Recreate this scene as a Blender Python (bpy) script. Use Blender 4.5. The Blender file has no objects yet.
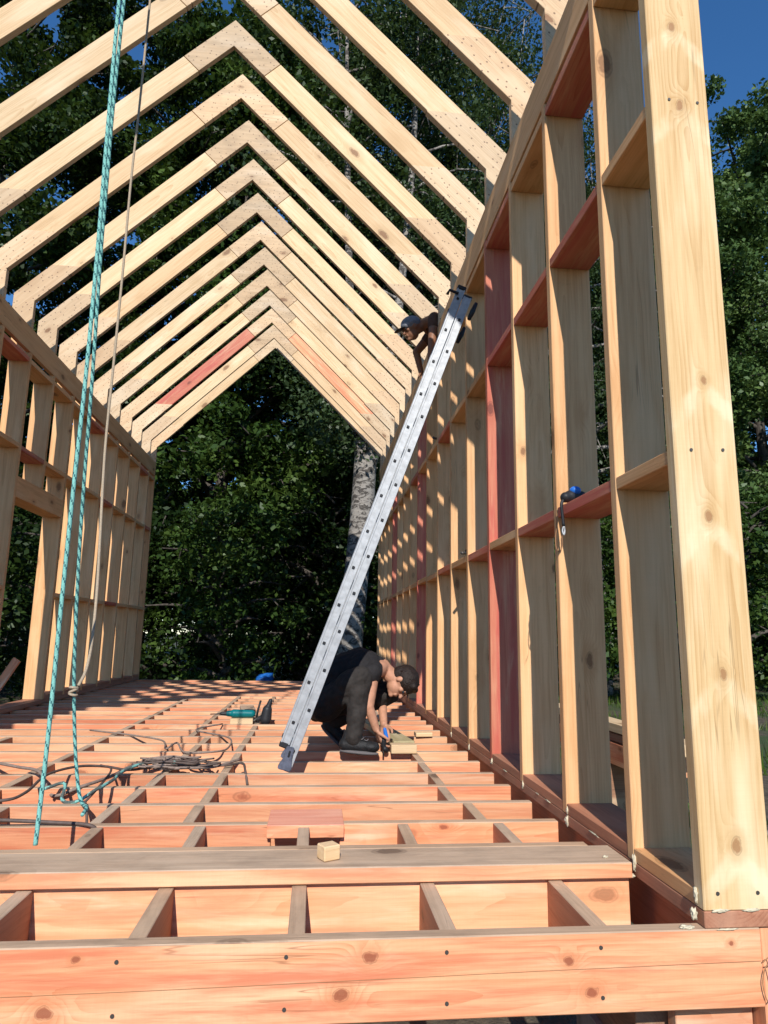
import bpy, bmesh, math, random
import numpy as np
from mathutils import Vector, Matrix, noise
R = math.radians
rng = np.random.default_rng(7)
random.seed(7)

# ------------------------------------------------------------------ camera, world, sun
scn = bpy.context.scene
C = scn.collection
cam = bpy.data.objects.new('camera', bpy.data.cameras.new('camera')); C.objects.link(cam); scn.camera = cam
F, YAW, PITCH, ROLL, H = 671.0575, .0983, .1835, .016, .7566
cy, sy, cp, sp = math.cos(YAW), math.sin(YAW), math.cos(PITCH), math.sin(PITCH)
fw = Vector((sy*cp, cy*cp, sp)); rt = Vector((cy, -sy, 0)); up = rt.cross(fw)
r2 = math.cos(ROLL)*rt + math.sin(ROLL)*up; u2 = -math.sin(ROLL)*rt + math.cos(ROLL)*up
M = Matrix((r2, u2, -fw)).transposed().to_4x4(); M.translation = Vector((0, 0, H)); cam.matrix_world = M
cam.data.sensor_fit = 'VERTICAL'; cam.data.sensor_height = 24; cam.data.lens = 24*F/1024
cam.data.clip_end = 2000; cam.data.clip_start = .05
SUN = Vector((.10, 1, -.72)).normalized()
EL = math.asin(-SUN.z); AZ = math.atan2(-SUN.x, -SUN.y)
w = bpy.data.worlds.new("World"); scn.world = w; w.use_nodes = True
nt = w.node_tree; bg = nt.nodes['Background']; sk = nt.nodes.new('ShaderNodeTexSky')
sk.sky_type = 'NISHITA'; sk.sun_disc = False; sk.sun_elevation = EL; sk.sun_rotation = AZ
sk.air_density = 1.0; sk.dust_density = .0; sk.ozone_density = 6.0; sk.altitude = 300
hs_ = nt.nodes.new('ShaderNodeHueSaturation'); hs_.inputs['Saturation'].default_value = 1.15; nt.links.new(sk.outputs[0], hs_.inputs['Color']); nt.links.new(hs_.outputs[0], bg.inputs[0]); bg.inputs[1].default_value = .14
sl = bpy.data.lights.new('sun', 'SUN'); sl.energy = 5.0; sl.angle = R(.5); sl.color = (1, .96, .90)
so = bpy.data.objects.new('sun', sl); C.objects.link(so); so.rotation_euler = SUN.to_track_quat('-Z', 'Y').to_euler()
so.location = (-3, -20, 20)
scn.view_settings.view_transform = 'Standard'; scn.view_settings.look = 'None'
scn.view_settings.exposure = .18; scn.view_settings.gamma = 1

# ------------------------------------------------------------------ node helpers
def newmat(name):
    m = bpy.data.materials.new(name); m.use_nodes = True
    return m, m.node_tree, m.node_tree.nodes['Principled BSDF']
class NB:
    def __init__(s, t): s.t = t
    def n(s, ty, **k):
        o = s.t.nodes.new(ty)
        for a, b in k.items(): setattr(o, a, b)
        return o
    def put(s, sock, v):
        if hasattr(v, 'is_output') or isinstance(v, bpy.types.NodeSocket): s.t.links.new(v, sock)
        elif v is not None: sock.default_value = v
    def m(s, op, a, b=None, c=None, clamp=False):
        o = s.n('ShaderNodeMath', operation=op, use_clamp=clamp)
        for i, v in enumerate((a, b, c)): s.put(o.inputs[i], v)
        return o.outputs[0]
    def vm(s, op, a, b=None):
        o = s.n('ShaderNodeVectorMath', operation=op)
        s.put(o.inputs[0], a); s.put(o.inputs[1], b)
        return o.outputs['Value'] if op in ('LENGTH', 'DISTANCE', 'DOT_PRODUCT') else o.outputs[0]
    def noise(s, v, scale=1, det=3, rough=.5, dist=0):
        o = s.n('ShaderNodeTexNoise'); s.put(o.inputs['Vector'], v)
        o.inputs['Scale'].default_value = scale; o.inputs['Detail'].default_value = det
        o.inputs['Roughness'].default_value = rough; o.inputs['Distortion'].default_value = dist
        return o.outputs[0]
    def ss(s, v, a, b):
        o = s.n('ShaderNodeMapRange', interpolation_type='SMOOTHSTEP')
        s.put(o.inputs[0], v); o.inputs[1].default_value = a; o.inputs[2].default_value = b
        return o.outputs[0]
    def mix(s, f, a, b, mode='MIX'):
        o = s.n('ShaderNodeMix', data_type='RGBA', blend_type=mode)
        s.put(o.inputs[0], f); s.put(o.inputs[6], a if not isinstance(a, tuple) else (*a, 1)); s.put(o.inputs[7], b if not isinstance(b, tuple) else (*b, 1))
        return o.outputs[2]
    def comb(s, x, y, z):
        o = s.n('ShaderNodeCombineXYZ'); s.put(o.inputs[0], x); s.put(o.inputs[1], y); s.put(o.inputs[2], z); return o.outputs[0]

def wood(name, light, dark, knot=(.20, .085, .035), pale=(.80, .66, .44), stain=None, stain_amt=0., stain2=None, huevar=None, elong=.55,
         hero=None, vary=.12, dirt=0., nails=False, ringamt=.55, knots=True, chevron=0.):
    """sawn softwood: local x runs along the board, y across it, z through its thickness"""
    m, t, p = newmat(name); b = NB(t)
    tc = b.n('ShaderNodeTexCoord').outputs['Object']
    sep0 = b.n('ShaderNodeSeparateXYZ'); t.links.new(tc, sep0.inputs[0]); lx, ly, lz = sep0.outputs
    rnd = b.n('ShaderNodeObjectInfo').outputs['Random']
    r1 = b.m('FRACT', b.m('MULTIPLY', rnd, 17.31)); rb = b.m('FRACT', b.m('MULTIPLY', rnd, 71.7))
    off = b.comb(b.m('MULTIPLY', rnd, 53.), b.m('MULTIPLY', r1, 31.), b.m('MULTIPLY', rb, 19.))
    P = b.vm('ADD', tc, off)
    # knots
    if hero:
        kd = None; chev = None
        for (kx, ky, kr) in hero:
            wq = b.m('MULTIPLY', b.m('SUBTRACT', b.noise(b.vm('ADD', tc, (kx, 3.1, 0.)), 38, 3, .6), .5), .016)
            dx = b.m('ADD', b.m('SUBTRACT', lx, kx), wq); dy = b.m('ADD', b.m('SUBTRACT', ly, ky), wq)
            d = b.m('SQRT', b.m('ADD', b.m('POWER', b.m('MULTIPLY', dx, elong), 2.), b.m('POWER', dy, 2.)))
            d = b.m('DIVIDE', d, kr*8.5)
            kd = d if kd is None else b.m('MINIMUM', kd, d)
            ady = b.m('ABSOLUTE', dy)
            c = b.m('ABSOLUTE', b.m('ADD', b.m('ADD', dx, .03), b.m('MULTIPLY', ady, .95)))
            wob = b.m('MULTIPLY', b.noise(P, 14, 4), .035)
            c = b.m('SUBTRACT', c, wob)
            chev = c if chev is None else b.m('MINIMUM', chev, c)
        kmaskrand = 1.0
    else:
        wv = b.m('MULTIPLY', b.noise(P, 22, 2), .018)
        V = b.vm('MULTIPLY', b.vm('ADD', P, b.comb(wv, wv, 0.)), (2.6, 5.2, 5.2))
        vo = b.n('ShaderNodeTexVoronoi', feature='F1'); t.links.new(V, vo.inputs['Vector']); vo.inputs['Scale'].default_value = 1.
        vc = b.n('ShaderNodeSeparateColor'); t.links.new(vo.outputs['Color'], vc.inputs[0])
        keep = b.m('GREATER_THAN', vc.outputs[0], .18 if knots else 2.)
        kd = b.m('ADD', b.m('DIVIDE', vo.outputs['Distance'], b.m('ADD', b.m('MULTIPLY', b.m('POWER', vc.outputs[1], 1.6), .95), .42)), b.m('MULTIPLY', b.m('SUBTRACT', 1., keep), 3.))
        chev = None
    warp = b.m('MULTIPLY', b.m('POWER', 2.718, b.m('MULTIPLY', b.m('POWER', b.m('MULTIPLY', kd, 3.2), 2.), -1.)), .045)
    # rings
    n1 = b.noise(b.vm('MULTIPLY', P, (.7, 3., 3.)), 1, 2)
    n2 = b.noise(b.vm('MULTIPLY', P, (1.3, 9., 9.)), 1, 3)
    oz = b.m('ADD', b.m('MULTIPLY', rb, .06), b.m('MULTIPLY', n1, .10))
    yy = b.m('SUBTRACT', ly, b.m('MULTIPLY', b.m('SUBTRACT', r1, .5), .09))
    rr = b.m('SQRT', b.m('ADD', b.m('POWER', yy, 2.), b.m('POWER', b.m('ADD', lz, oz), 2.)))
    rr = b.m('ADD', b.m('ADD', rr, warp), b.m('MULTIPLY', n2, .02))
    ring = b.m('FRACT', b.m('MULTIPLY', rr, 95.))
    ring = b.m('POWER', ring, 2.2)
    ring = b.m('MULTIPLY', ring, b.ss(b.noise(b.vm('MULTIPLY', P, (2., 14., 14.)), 1, 2), .3, .7))
    streak = b.noise(b.vm('MULTIPLY', P, (1.6, 42., 42.)), 1, 4, .6)
    fine = b.noise(b.vm('MULTIPLY', P, (9., 260., 260.)), 1, 2, .6)
    fac = b.m('ADD', b.m('MULTIPLY', ring, ringamt*1.25), b.m('MULTIPLY', b.m('SUBTRACT', streak, .41), 1.95))
    fac = b.m('ADD', fac, b.m('MULTIPLY', b.m('SUBTRACT', fine, .5), .6), clamp=True)
    col = b.mix(fac, light, dark)
    # pale sapwood blotches and tint
    bl = b.ss(b.noise(b.vm('MULTIPLY', P, (1.5, 7., 7.)), 1, 3), .5, .72)
    col = b.mix(b.m('MULTIPLY', bl, .45), col, pale)
    if stain:
        sn = b.ss(b.noise(b.vm('MULTIPLY', P, (1.3, 19., 19.)), 1, 5, .66, .25), .42, .66)
        col = b.mix(b.m('MULTIPLY', sn, stain_amt), col, stain)
    if stain2:
        sn = b.ss(b.noise(b.vm('MULTIPLY', b.vm('ADD', P, (7., 7., 7.)), (1.6, 15., 15.)), 1, 4, .62, .4), .5, .78)
        col = b.mix(b.m('MULTIPLY', sn, .6), col, stain2)
    if chev is not None and chevron:
        pf = b.m('MULTIPLY', b.m('MULTIPLY', b.ss(chev, .034, .0), b.ss(b.noise(b.vm('MULTIPLY', P, (5., 16., 16.)), 1, 3), .35, .65)), chevron)
        col = b.mix(pf, col, pale)
    halo = b.ss(kd, .42, .17); col = b.mix(b.m('MULTIPLY', halo, .45), col, dark)
    kring = b.m('FRACT', b.m('MULTIPLY', kd, 28.))
    kcol = b.mix(b.m('MULTIPLY', kring, .45), knot, tuple(c*.45 for c in knot))
    kcore = b.ss(b.m('ADD', kd, b.m('MULTIPLY', b.noise(P, 60, 2), .05)), .175, .12)
    col = b.mix(b.m('MULTIPLY', kcore, .82), col, kcol)
    edge = b.m('MULTIPLY', b.ss(b.m('ABSOLUTE', b.m('SUBTRACT', kd, .145)), .02, .0), .35)
    col = b.mix(edge, col, tuple(c*.3 for c in knot))
    if dirt:
        dn = b.ss(b.noise(b.vm('MULTIPLY', P, (4., 9., 9.)), 1, 5, .7), .42, .75)
        col = b.mix(b.m('MULTIPLY', dn, dirt), col, (.12, .09, .065))
    if nails:
        V = b.vm('MULTIPLY', P, (14., 17., 0.))
        vo = b.n('ShaderNodeTexVoronoi', feature='F1', voronoi_dimensions='2D'); t.links.new(V, vo.inputs['Vector']); vo.inputs['Scale'].default_value = 1.
        nd = b.m('MULTIPLY', b.ss(vo.outputs['Distance'], .11, .07), .8)
        col = b.mix(nd, col, (.10, .05, .03))
    if huevar: col = b.mix(b.m('MULTIPLY', b.m('POWER', rb, 1.5), .55), col, b.mix(.5, col, huevar))
    # checks: thin dark drying cracks along the grain
    ck = b.noise(b.vm('MULTIPLY', P, (1.1, 34., 34.)), 1, 1); ck2 = b.ss(b.noise(b.vm('MULTIPLY', P, (2.2, 5., 5.)), 1, 2), .55, .68)
    col = b.mix(b.m('MULTIPLY', b.m('MULTIPLY', b.ss(b.m('ABSOLUTE', b.m('SUBTRACT', ck, .5)), .012, .0), ck2), .55), col, tuple(c*.35 for c in dark))
    # handling dirt and saw chatter
    dd = b.ss(b.noise(b.vm('MULTIPLY', P, (6., 10., 10.)), 1, 6, .72), .60, .78); col = b.mix(b.m('MULTIPLY', dd, .22), col, tuple(c*.45 for c in dark))
    sc_ = b.m('MULTIPLY', b.m('SUBTRACT', b.noise(b.vm('MULTIPLY', P, (240., 8., 8.)), 1, 2, .6), .5), .14); col = b.mix(b.m('ADD', sc_, .07, clamp=True), col, tuple(c*.8 for c in dark))
    # per-board variation
    v = b.m('ADD', b.m('MULTIPLY', b.m('SUBTRACT', r1, .5), vary*2), 1.)
    col = b.mix(1., col, b.comb(v, b.m('MULTIPLY', v, b.m('ADD', b.m('MULTIPLY', rb, .08), .96)), b.m('MULTIPLY', v, b.m('ADD', b.m('MULTIPLY', rb, .16), .92))), 'MULTIPLY')
    t.links.new(col, p.inputs['Base Color'])
    p.inputs['Roughness'].default_value = .62; p.inputs['Specular IOR Level'].default_value = .28
    bp = b.n('ShaderNodeBump'); bp.inputs['Strength'].default_value = .25; bp.inputs['Distance'].default_value = .0012
    t.links.new(b.m('ADD', fac, b.m('MULTIPLY', fine, .6)), bp.inputs['Height']); t.links.new(bp.outputs[0], p.inputs['Normal'])
    return m

W_PINE = wood('pine', (.71, .505, .295), (.50, .32, .155), pale=(.80, .65, .45), vary=.10)
W_STUD = wood('pine_stud', (.74, .425, .20), (.52, .25, .095), pale=(.80, .53, .29), vary=.10, ringamt=.4)
W_GUS = wood('pine_bracket', (.62, .45, .28), (.46, .30, .17), pale=(.70, .56, .39), nails=True, vary=.14)
W_RIDGE = wood('pine_ridge', (.60, .43, .26), (.44, .30, .17), pale=(.72, .58, .42), nails=True, vary=.16, dirt=.3, ringamt=.3, knots=True)
W_RED = wood('red_stained_pine', (.58, .20, .12), (.44, .115, .065), pale=(.66, .34, .20), knot=(.16, .04, .03), vary=.14, stain=(.50, .10, .075), stain_amt=.85, stain2=(.72, .46, .27))
W_ORA = wood('orange_stained_pine', (.80, .37, .20), (.58, .20, .09), pale=(.88, .56, .34), knot=(.26, .06, .03), stain=(.60, .165, .085), stain_amt=.85, stain2=(.90, .64, .44), vary=.17, huevar=(.62, .46, .22))
W_TOP = wood('weathered_board_edge', (.54, .38, .255), (.36, .24, .155), pale=(.60, .45, .31), knot=(.14, .08, .05), vary=.06, dirt=.35, ringamt=.3)
W_PLATE = wood('brown_sill', (.46, .21, .12), (.32, .12, .065), pale=(.5, .27, .17), knot=(.12, .05, .03), vary=.15, dirt=.3)
W_PINK = wood('pink_stained_pine', (.74, .34, .22), (.58, .19, .12), pale=(.80, .52, .36), knot=(.3, .1, .06))
W_BLOCK = wood('brown_block', (.46, .20, .11), (.33, .12, .06), pale=(.55, .3, .18), vary=.1)
W_DARK = wood('old_bearer', (.32, .17, .10), (.2, .1, .06), vary=.1, dirt=.4)
W_HERO = wood('front_stud_pine', (.68, .47, .24), (.50, .29, .115), knot=(.34, .16, .065), pale=(.88, .74, .50), vary=0., ringamt=.65, chevron=.42,
              elong=.62, hero=[(1.11, -.01, .010), (.80, .0, .011), (-.18, .012, .008), (-.61, -.004, .010), (-1.07, .004, .010), (-1.53, .006, .012), (1.45, .03, .008)])
W_RIMH = wood('front_rim_pine', (.80, .40, .21), (.56, .20, .085), pale=(.88, .60, .37), knot=(.28, .07, .035), stain=(.60, .17, .085), stain_amt=.85, stain2=(.90, .64, .42), vary=0.,
              elong=.72, hero=[(.30, -.048, .0125), (1.01, -.03, .012), (1.08, .052, .012), (.36, .066, .006), (1.60, .03, .009), (1.66, -.045, .010), (2.05, .06, .005)])

def plain(name, col, rough=.6, metal=0., nscale=0, namt=.3, bump=0.):
    m, t, p = newmat(name); b = NB(t)
    p.inputs['Roughness'].default_value = rough; p.inputs['Metallic'].default_value = metal
    p.inputs['Specular IOR Level'].default_value = .3
    if nscale:
        tc = b.n('ShaderNodeTexCoord').outputs['Object']; nn = b.noise(tc, nscale, 5, .6)
        t.links.new(b.mix(b.ss(nn, .3, .7), col, tuple(c*(1-namt) for c in col)), p.inputs['Base Color'])
        if bump:
            bp = b.n('ShaderNodeBump'); bp.inputs['Strength'].default_value = bump; bp.inputs['Distance'].default_value = .01
            t.links.new(nn, bp.inputs['Height']); t.links.new(bp.outputs[0], p.inputs['Normal'])
    else: p.inputs['Base Color'].default_value = (*col, 1)
    return m
M_STEEL = plain('screw_steel', (.10, .09, .08), .5, .6)
M_FOAM = plain('foam', (.62, .54, .38), .9, 0, 60, .2, .5)
M_ALU = plain('aluminium', (.42, .43, .44), .5, .35, 25, .25)
M_BLACK = plain('black_plastic', (.018, .018, .02), .5)
M_RUB = plain('rubber_foot', (.10, .11, .15), .6, 0, 40, .4)
M_TEAL = plain('teal_plastic', (.0, .13, .14), .4)
M_BLUE = plain('blue_plastic', (.02, .14, .50), .35)
M_TARP = plain('blue_tarp', (.015, .12, .42), .45, 0, 12, .3, .6)
M_SKIN = plain('skin', (.50, .25, .155), .55, 0, 18, .28, .3)
M_SKIN2 = plain('tanned_skin', (.27, .125, .07), .5, 0, 14, .2)
M_CLOTH = plain('black_cotton', (.018, .016, .017), .85, 0, 30, .35, .5)
M_TROU = plain('black_trousers', (.030, .025, .022), .8, 0, 25, .35, .6)
M_SHOE = plain('black_shoe', (.018, .018, .019), .6, 0, 60, .5, .5)
M_SOLE = plain('grey_sole', (.11, .10, .10), .7)
M_HAIR = plain('dark_hair', (.022, .012, .008), .55, 0, 90, .6, .8)
M_CAP = plain('grey_cap', (.22, .23, .26), .8, 0, 30, .3)
M_JEAN = plain('dark_workwear', (.03, .035, .05), .85, 0, 25, .3, .4)
M_RTEAL = plain('rope_turquoise', (.22, .52, .45), .8, 0, 200, .3)
M_RDARK = plain('rope_dark_fleck', (.02, .09, .10), .8)
M_RGREY = plain('rope_grey', (.13, .16, .14), .8, 0, 150, .4)
M_CREAM = plain('cream_cord', (.42, .33, .23), .85, 0, 200, .35)
M_CABLE = plain('grey_cable', (.12, .085, .07), .6, 0, 50, .3)
M_CABLE2 = plain('dusty_cable', (.27, .20, .16), .7, 0, 50, .3)
M_STR = plain('string', (.34, .17, .08), .9)
M_STONE = plain('stone', (.30, .27, .23), .9, 0, 6, .45, .5)

# ------------------------------------------------------------------ object helpers
def tag(o, label=None, cat=None, group=None, kind=None):
    if label: o['label'] = label
    if cat: o['category'] = cat
    if group: o['group'] = group
    if kind: o['kind'] = kind
    return o
def link(name, me, parent=None, loc=None):
    o = bpy.data.objects.new(name, me); C.objects.link(o)
    if loc is not None: o.location = loc
    if parent: o.parent = parent
    return o
def empty(name, loc=(0, 0, 0), rz=0):
    o = bpy.data.objects.new(name, None); C.objects.link(o); o.location = loc; o.rotation_euler = (0, 0, rz); o.empty_display_size = .2
    return o
def to_mesh(name, bm, mats, smooth=False):
    me = bpy.data.meshes.new(name); bm.to_mesh(me); bm.free()
    for m in (mats if isinstance(mats, (list, tuple)) else [mats]): me.materials.append(m)
    if smooth:
        for f in me.polygons: f.use_smooth = True
    return me
def pymesh(name, vs, fs, mats, smooth=False, midx=None):
    me = bpy.data.meshes.new(name); me.from_pydata([tuple(v) for v in vs], [], fs); 
    for m in (mats if isinstance(mats, (list, tuple)) else [mats]): me.materials.append(m)
    if midx is not None: me.polygons.foreach_set('material_index', midx)
    if smooth: me.polygons.foreach_set('use_smooth', [True]*len(me.polygons))
    me.update(); return me
def bevelled_box(sx, sy, sz, bev=.0025):
    bm = bmesh.new(); bmesh.ops.create_cube(bm, size=1); bmesh.ops.scale(bm, vec=(sx, sy, sz), verts=bm.verts)
    if bev: bmesh.ops.bevel(bm, geom=list(bm.edges), offset=bev, segments=1, affect='EDGES')
    return bm
HP = Matrix.Translation((0, -1.87, 0)); PLACED = {}
def place(o, mt, parent):
    """world matrix for an object; parents are Empties without rotation"""
    PLACED[o.name] = mt.copy()
    o.matrix_local = (Matrix.Translation(-parent.location) @ mt) if parent else mt
def frame(xa, ya, za):
    return Matrix((Vector(xa), Vector(ya), Vector(za))).transposed().to_4x4()
AX = {'x': Vector((1, 0, 0)), 'y': Vector((0, 1, 0)), 'z': Vector((0, 0, 1))}
def board(name, lo, hi, along, wide, mat, parent, top=None, bev=.0025, jit=0.):
    """axis-aligned board: local x runs along, local y across the wide face"""
    lo, hi = Vector(lo), Vector(hi); i = 'xyz'.index(along); j = 'xyz'.index(wide); k = 3-i-j
    d = hi-lo; ctr = (lo+hi)/2
    bm = bevelled_box(d[i], d[j], d[k], bev)
    xa, ya = AX[along], AX[wide]; za = xa.cross(ya)
    mt = frame(xa, ya, za)
    mats = [mat]
    if top:
        mats.append(top); inv = mt.to_3x3().inverted(); u = inv @ Vector((0, 0, 1))
        bm.normal_update()
        for f in bm.faces:
            if f.normal.dot(u) > .5: f.material_index = 1
    o = link(name, to_mesh(name, bm, mats), parent)
    mt.translation = ctr
    place(o, mt, parent)
    return o
def prism(name, pts, y0, y1, mat, parent, xa=(1, 0, 0), bev=.002):
    """polygon in the world XZ plane extruded in Y; local x = xa (grain direction)"""
    xa = Vector(xa).normalized(); za = Vector((0, 1, 0)); ya = za.cross(xa)
    c = Vector((sum(p[0] for p in pts)/len(pts), 0, sum(p[1] for p in pts)/len(pts)))
    bm = bmesh.new(); h = (y1-y0)/2
    loc = [((Vector((p[0], 0, p[1]))-c).dot(xa), (Vector((p[0], 0, p[1]))-c).dot(ya)) for p in pts]
    a = [bm.verts.new((x, y, -h)) for x, y in loc]; b = [bm.verts.new((x, y, h)) for x, y in loc]
    n = len(a)
    bm.faces.new(a); bm.faces.new(b[::-1])
    for i in range(n): bm.faces.new((a[i], b[i], b[(i+1) % n], a[(i+1) % n]))
    bmesh.ops.recalc_face_normals(bm, faces=bm.faces)
    if bev: bmesh.ops.bevel(bm, geom=list(bm.edges), offset=bev, segments=1, affect='EDGES')
    bmesh.ops.recalc_face_normals(bm, faces=bm.faces)
    o = link(name, to_mesh(name, bm, mat), parent)
    mt = frame(xa, ya, za); mt.translation = Vector((c.x, (y0+y1)/2, c.z)); place(o, mt, parent)
    return o
def catmull(pts, n=8):
    pts = [Vector(p) for p in pts]; P = [pts[0]*2-pts[1]]+pts+[pts[-1]*2-pts[-2]]; out = []
    for i in range(1, len(P)-2):
        for k in range(n):
            t = k/n; a, b, c, d = P[i-1], P[i], P[i+1], P[i+2]
            out.append(.5*((2*b)+(c-a)*t+(2*a-5*b+4*c-d)*t*t+(3*b-a-3*c+d)*t**3))
    out.append(pts[-1]); return out
def tube(name, pts, r, mats, parent=None, seg=8, spiral=None, rfun=None):
    vs, fs, mi = [], [], []
    n = len(pts); pn = None
    for i, p in enumerate(pts):
        t = (pts[min(i+1, n-1)]-pts[max(i-1, 0)]).normalized()
        if pn is None:
            pn = t.orthogonal().normalized()
        pn = (pn-t*pn.dot(t)).normalized(); bn = t.cross(pn)
        rr = rfun(i/(n-1)) if rfun else r
        for k in range(seg):
            a = 2*math.pi*k/seg; vs.append(p+rr*(math.cos(a)*pn+math.sin(a)*bn))
    for i in range(n-1):
        for k in range(seg):
            fs.append((i*seg+k, i*seg+(k+1) % seg, (i+1)*seg+(k+1) % seg, (i+1)*seg+k))
            mi.append(1 if spiral and ((k+i) % spiral[0]) < spiral[1] else 0)
    fs.append(tuple(range(seg))[::-1]); fs.append(tuple(range((n-1)*seg, n*seg))); mi += [0, 0]
    return link(name, pymesh(name, vs, fs, mats, True, mi), parent)
def resample(pts, step):
    out = [pts[0]]; acc = 0
    for a, b in zip(pts, pts[1:]):
        L = (b-a).length; s = step-acc
        while s <= L:
            out.append(a.lerp(b, s/L)); s += step
        acc = L-(s-step)
    return out

# ------------------------------------------------------------------ ground
GZ = -.80
def build_ground():
    N = 120; xs = np.linspace(-1, 1, N); ax = np.sign(xs)*(np.abs(xs)**3)*600+xs*12
    vs = []; 
    for y in ax:
        for x in ax:
            z = GZ+.10*noise.noise(Vector((x*.25, y*.25, 0)))*min(1, max(0, (abs(x+1)-4)/3+max(0, (y-14)/4)+max(0, -y/4)))
            d = math.hypot(x, y)
            if y > 12: z += .02*(y-12) if y < 40 else .56
            vs.append((x, y+6, z))
    fs = [(j*N+i, j*N+i+1, (j+1)*N+i+1, (j+1)*N+i) for j in range(N-1) for i in range(N-1)]
    m, t, p = newmat('earth_and_grass'); b = NB(t); tc = b.n('ShaderNodeTexCoord').outputs['Object']
    n1 = b.noise(tc, .5, 5, .6); n2 = b.noise(tc, 7, 5, .7)
    c = b.mix(b.ss(n2, .3, .7), (.045, .035, .022), (.11, .085, .055)); c = b.mix(b.ss(n1, .45, .6), c, (.035, .06, .015))
    t.links.new(c, p.inputs['Base Color']); p.inputs['Roughness'].default_value = .95
    bp = b.n('ShaderNodeBump'); bp.inputs['Distance'].default_value = .05; t.links.new(n2, bp.inputs['Height']); t.links.new(bp.outputs[0], p.inputs['Normal'])
    o = link('ground', pymesh('ground', vs, fs, m, True)); tag(o, kind='structure')
build_ground()

# ------------------------------------------------------------------ the timber house frame
XR, XRO, XL, XLO = 1.066, 1.266, -2.85, -3.05
XC, ZR, ZC = -.892, 6.177, 3.95
ZB0, ZB1 = 3.43, 3.665
TH = .045
house = empty('house_frame', (0, 1.87, 0))
tag(house, 'unfinished pine timber frame of a gabled house on an open joist floor', 'house frame')
YE = 11.65+TH
hb, hp = board, prism
studY = [1.87]+[2.275+.6*k for k in range(15)]+[11.25, 11.65]
red_studs = {4.075: 'red stained stud beside the ladder'}
RedR = {4, 9, 13}
NOG = [(1.295, 1.34), (2.515, 2.56), (3.36, 3.405)]
def screw(parent_board, pos, world_n='y'):
    bm = bmesh.new(); bmesh.ops.create_cone(bm, cap_ends=True, segments=10, radius1=.0048, radius2=.0052, depth=.003)
    me = to_mesh('screw', bm, M_STEEL, False)
    o = link('screw', me, parent_board)
    o.matrix_local = PLACED[parent_board.name].inverted() @ Matrix.Translation(pos) @ Matrix.Rotation(R(90), 4, 'X')
    return o
for side in (0, 1):
    a, b_ = (XR, XRO) if side else (XLO, XL)
    inner = (XR, XR+TH) if side else (XL-TH, XL)
    # sill on the deck edge, rim board under the eaves
    hb('sill_plate', (a, 1.87, .001), (b_, YE, .043), 'y', 'x', W_PLATE, house)
    hb('eaves_board', (inner[0], 1.87, ZB0), (inner[1], YE, ZB1), 'y', 'z', W_STUD, house)
    rim = (1.12, 1.165) if side else (-2.95, -2.905)
    hb('deck_edge_joist', (rim[0], 1.918, -.2), (rim[1], YE, -.002), 'y', 'z', W_BLOCK, house)
    for i, y in enumerate(studY):
        if not side and abs(y-7.075) < .1:      # doorway: only a short stud above its header
            hb('cripple_stud', (a, y, 2.205), (b_, y+TH, ZB0), 'z', 'x', W_STUD, house); continue
        red = side and i in RedR
        mat = W_HERO if (side and i == 0) else (W_RED if red else W_STUD)
        s = hb('stud', (a, y, .044), (b_, y+TH, ZB0-.001), 'z', 'x', mat, house, bev=.003)
        if red: s['label'] = 'red stained stud'
        if side and i == 0:
            for (x, z) in [(1.107, .088), (1.222, .088), (1.120, 1.33), (1.222, 1.334), (1.129, 2.555), (1.229, 2.552)]:
                screw(s, (x, y-.001, z))
        # top of the stud notched behind the eaves board
        aa, bb = (a+TH+.001, b_) if side else (a, b_-TH-.001)
        hb('stud_tenon', (aa, y+.001, ZB0), (bb, y+TH-.001, ZB1-.002), 'z', 'x', mat, house, bev=.001)
    for i in range(len(studY)-1):
        y0, y1 = studY[i]+TH+.001, studY[i+1]-.001
        if y1-y0 < .05: continue
        ym = (y0+y1)/2
        door = (not side) and 6.45 < ym < 7.65
        if not door:
            hb('sill_block', (a+.001, y0, .044), (b_-.001, y1, .086), 'y', 'x', W_STUD if (side and i == 0) else W_PLATE, house)
        for r, (z0, z1) in enumerate(NOG):
            if not side: z0, z1 = [(1.13, 1.175), (2.46, 2.505), (3.335, 3.38)][r]
            if door and r == 0: continue
            if side and r == 0: red = i in (1, 2, 4, 6)
            elif side and r == 1: red = i in (1, 2, 3, 6, 9)
            elif side: red = i in (1, 3)
            else: red = (i + r) % 4 == 1
            z0 += random.uniform(-.006, .006); z1 = z0+TH
            n = hb('noggin', (a+.002, y0, z0), (b_-.002, y1, z1), 'y', 'x', W_RED if red else W_STUD, house)
            if red: n['label'] = 'red stained noggin'
hb('door_header', (XLO, 6.475+TH+.001, 2.0), (XL, 7.675-.001, 2.20), 'y', 'z', W_STUD, house)

# ---- floor
rimz0 = -.192
rimj = hb('rim_joist', (-3.05, 1.87, rimz0), (1.222, 1.87+TH, 0), 'x', 'z', W_RIMH, house, top=W_TOP, bev=.003)
for x in (-.455, -.044, .364, .774, -.86):
    for z in (-.036, -.154): screw(rimj, (x, 1.869, z))
jY = [2.275, 2.61]+[2.94+.342*k for k in range(25)]+[11.62]
jY = [y for y in jY if y < 11.5]+[11.60]
bx = [-.85, -.45, -.044, .36, .77]
for i, y in enumerate(jY):
    mat = W_ORA
    if i == 2:      # cut short where a flat board bridges the gap
        hb('floor_joist', (-2.9, y, -.2), (-.15, y+TH, 0), 'x', 'z', mat, house, top=W_TOP)
        hb('floor_joist', (.13, y, -.2), (1.052, y+TH, 0), 'x', 'z', mat, house, top=W_TOP)
        continue
    dz = 0 if i < 2 else random.uniform(-.004, .003)
    hb('floor_joist', (-2.9, y, -.2), (1.052+random.uniform(-.008, .004), y+TH, dz), 'x', 'z', mat, house, top=W_TOP)
allY = [1.87]+jY
nblk = 0
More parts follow.
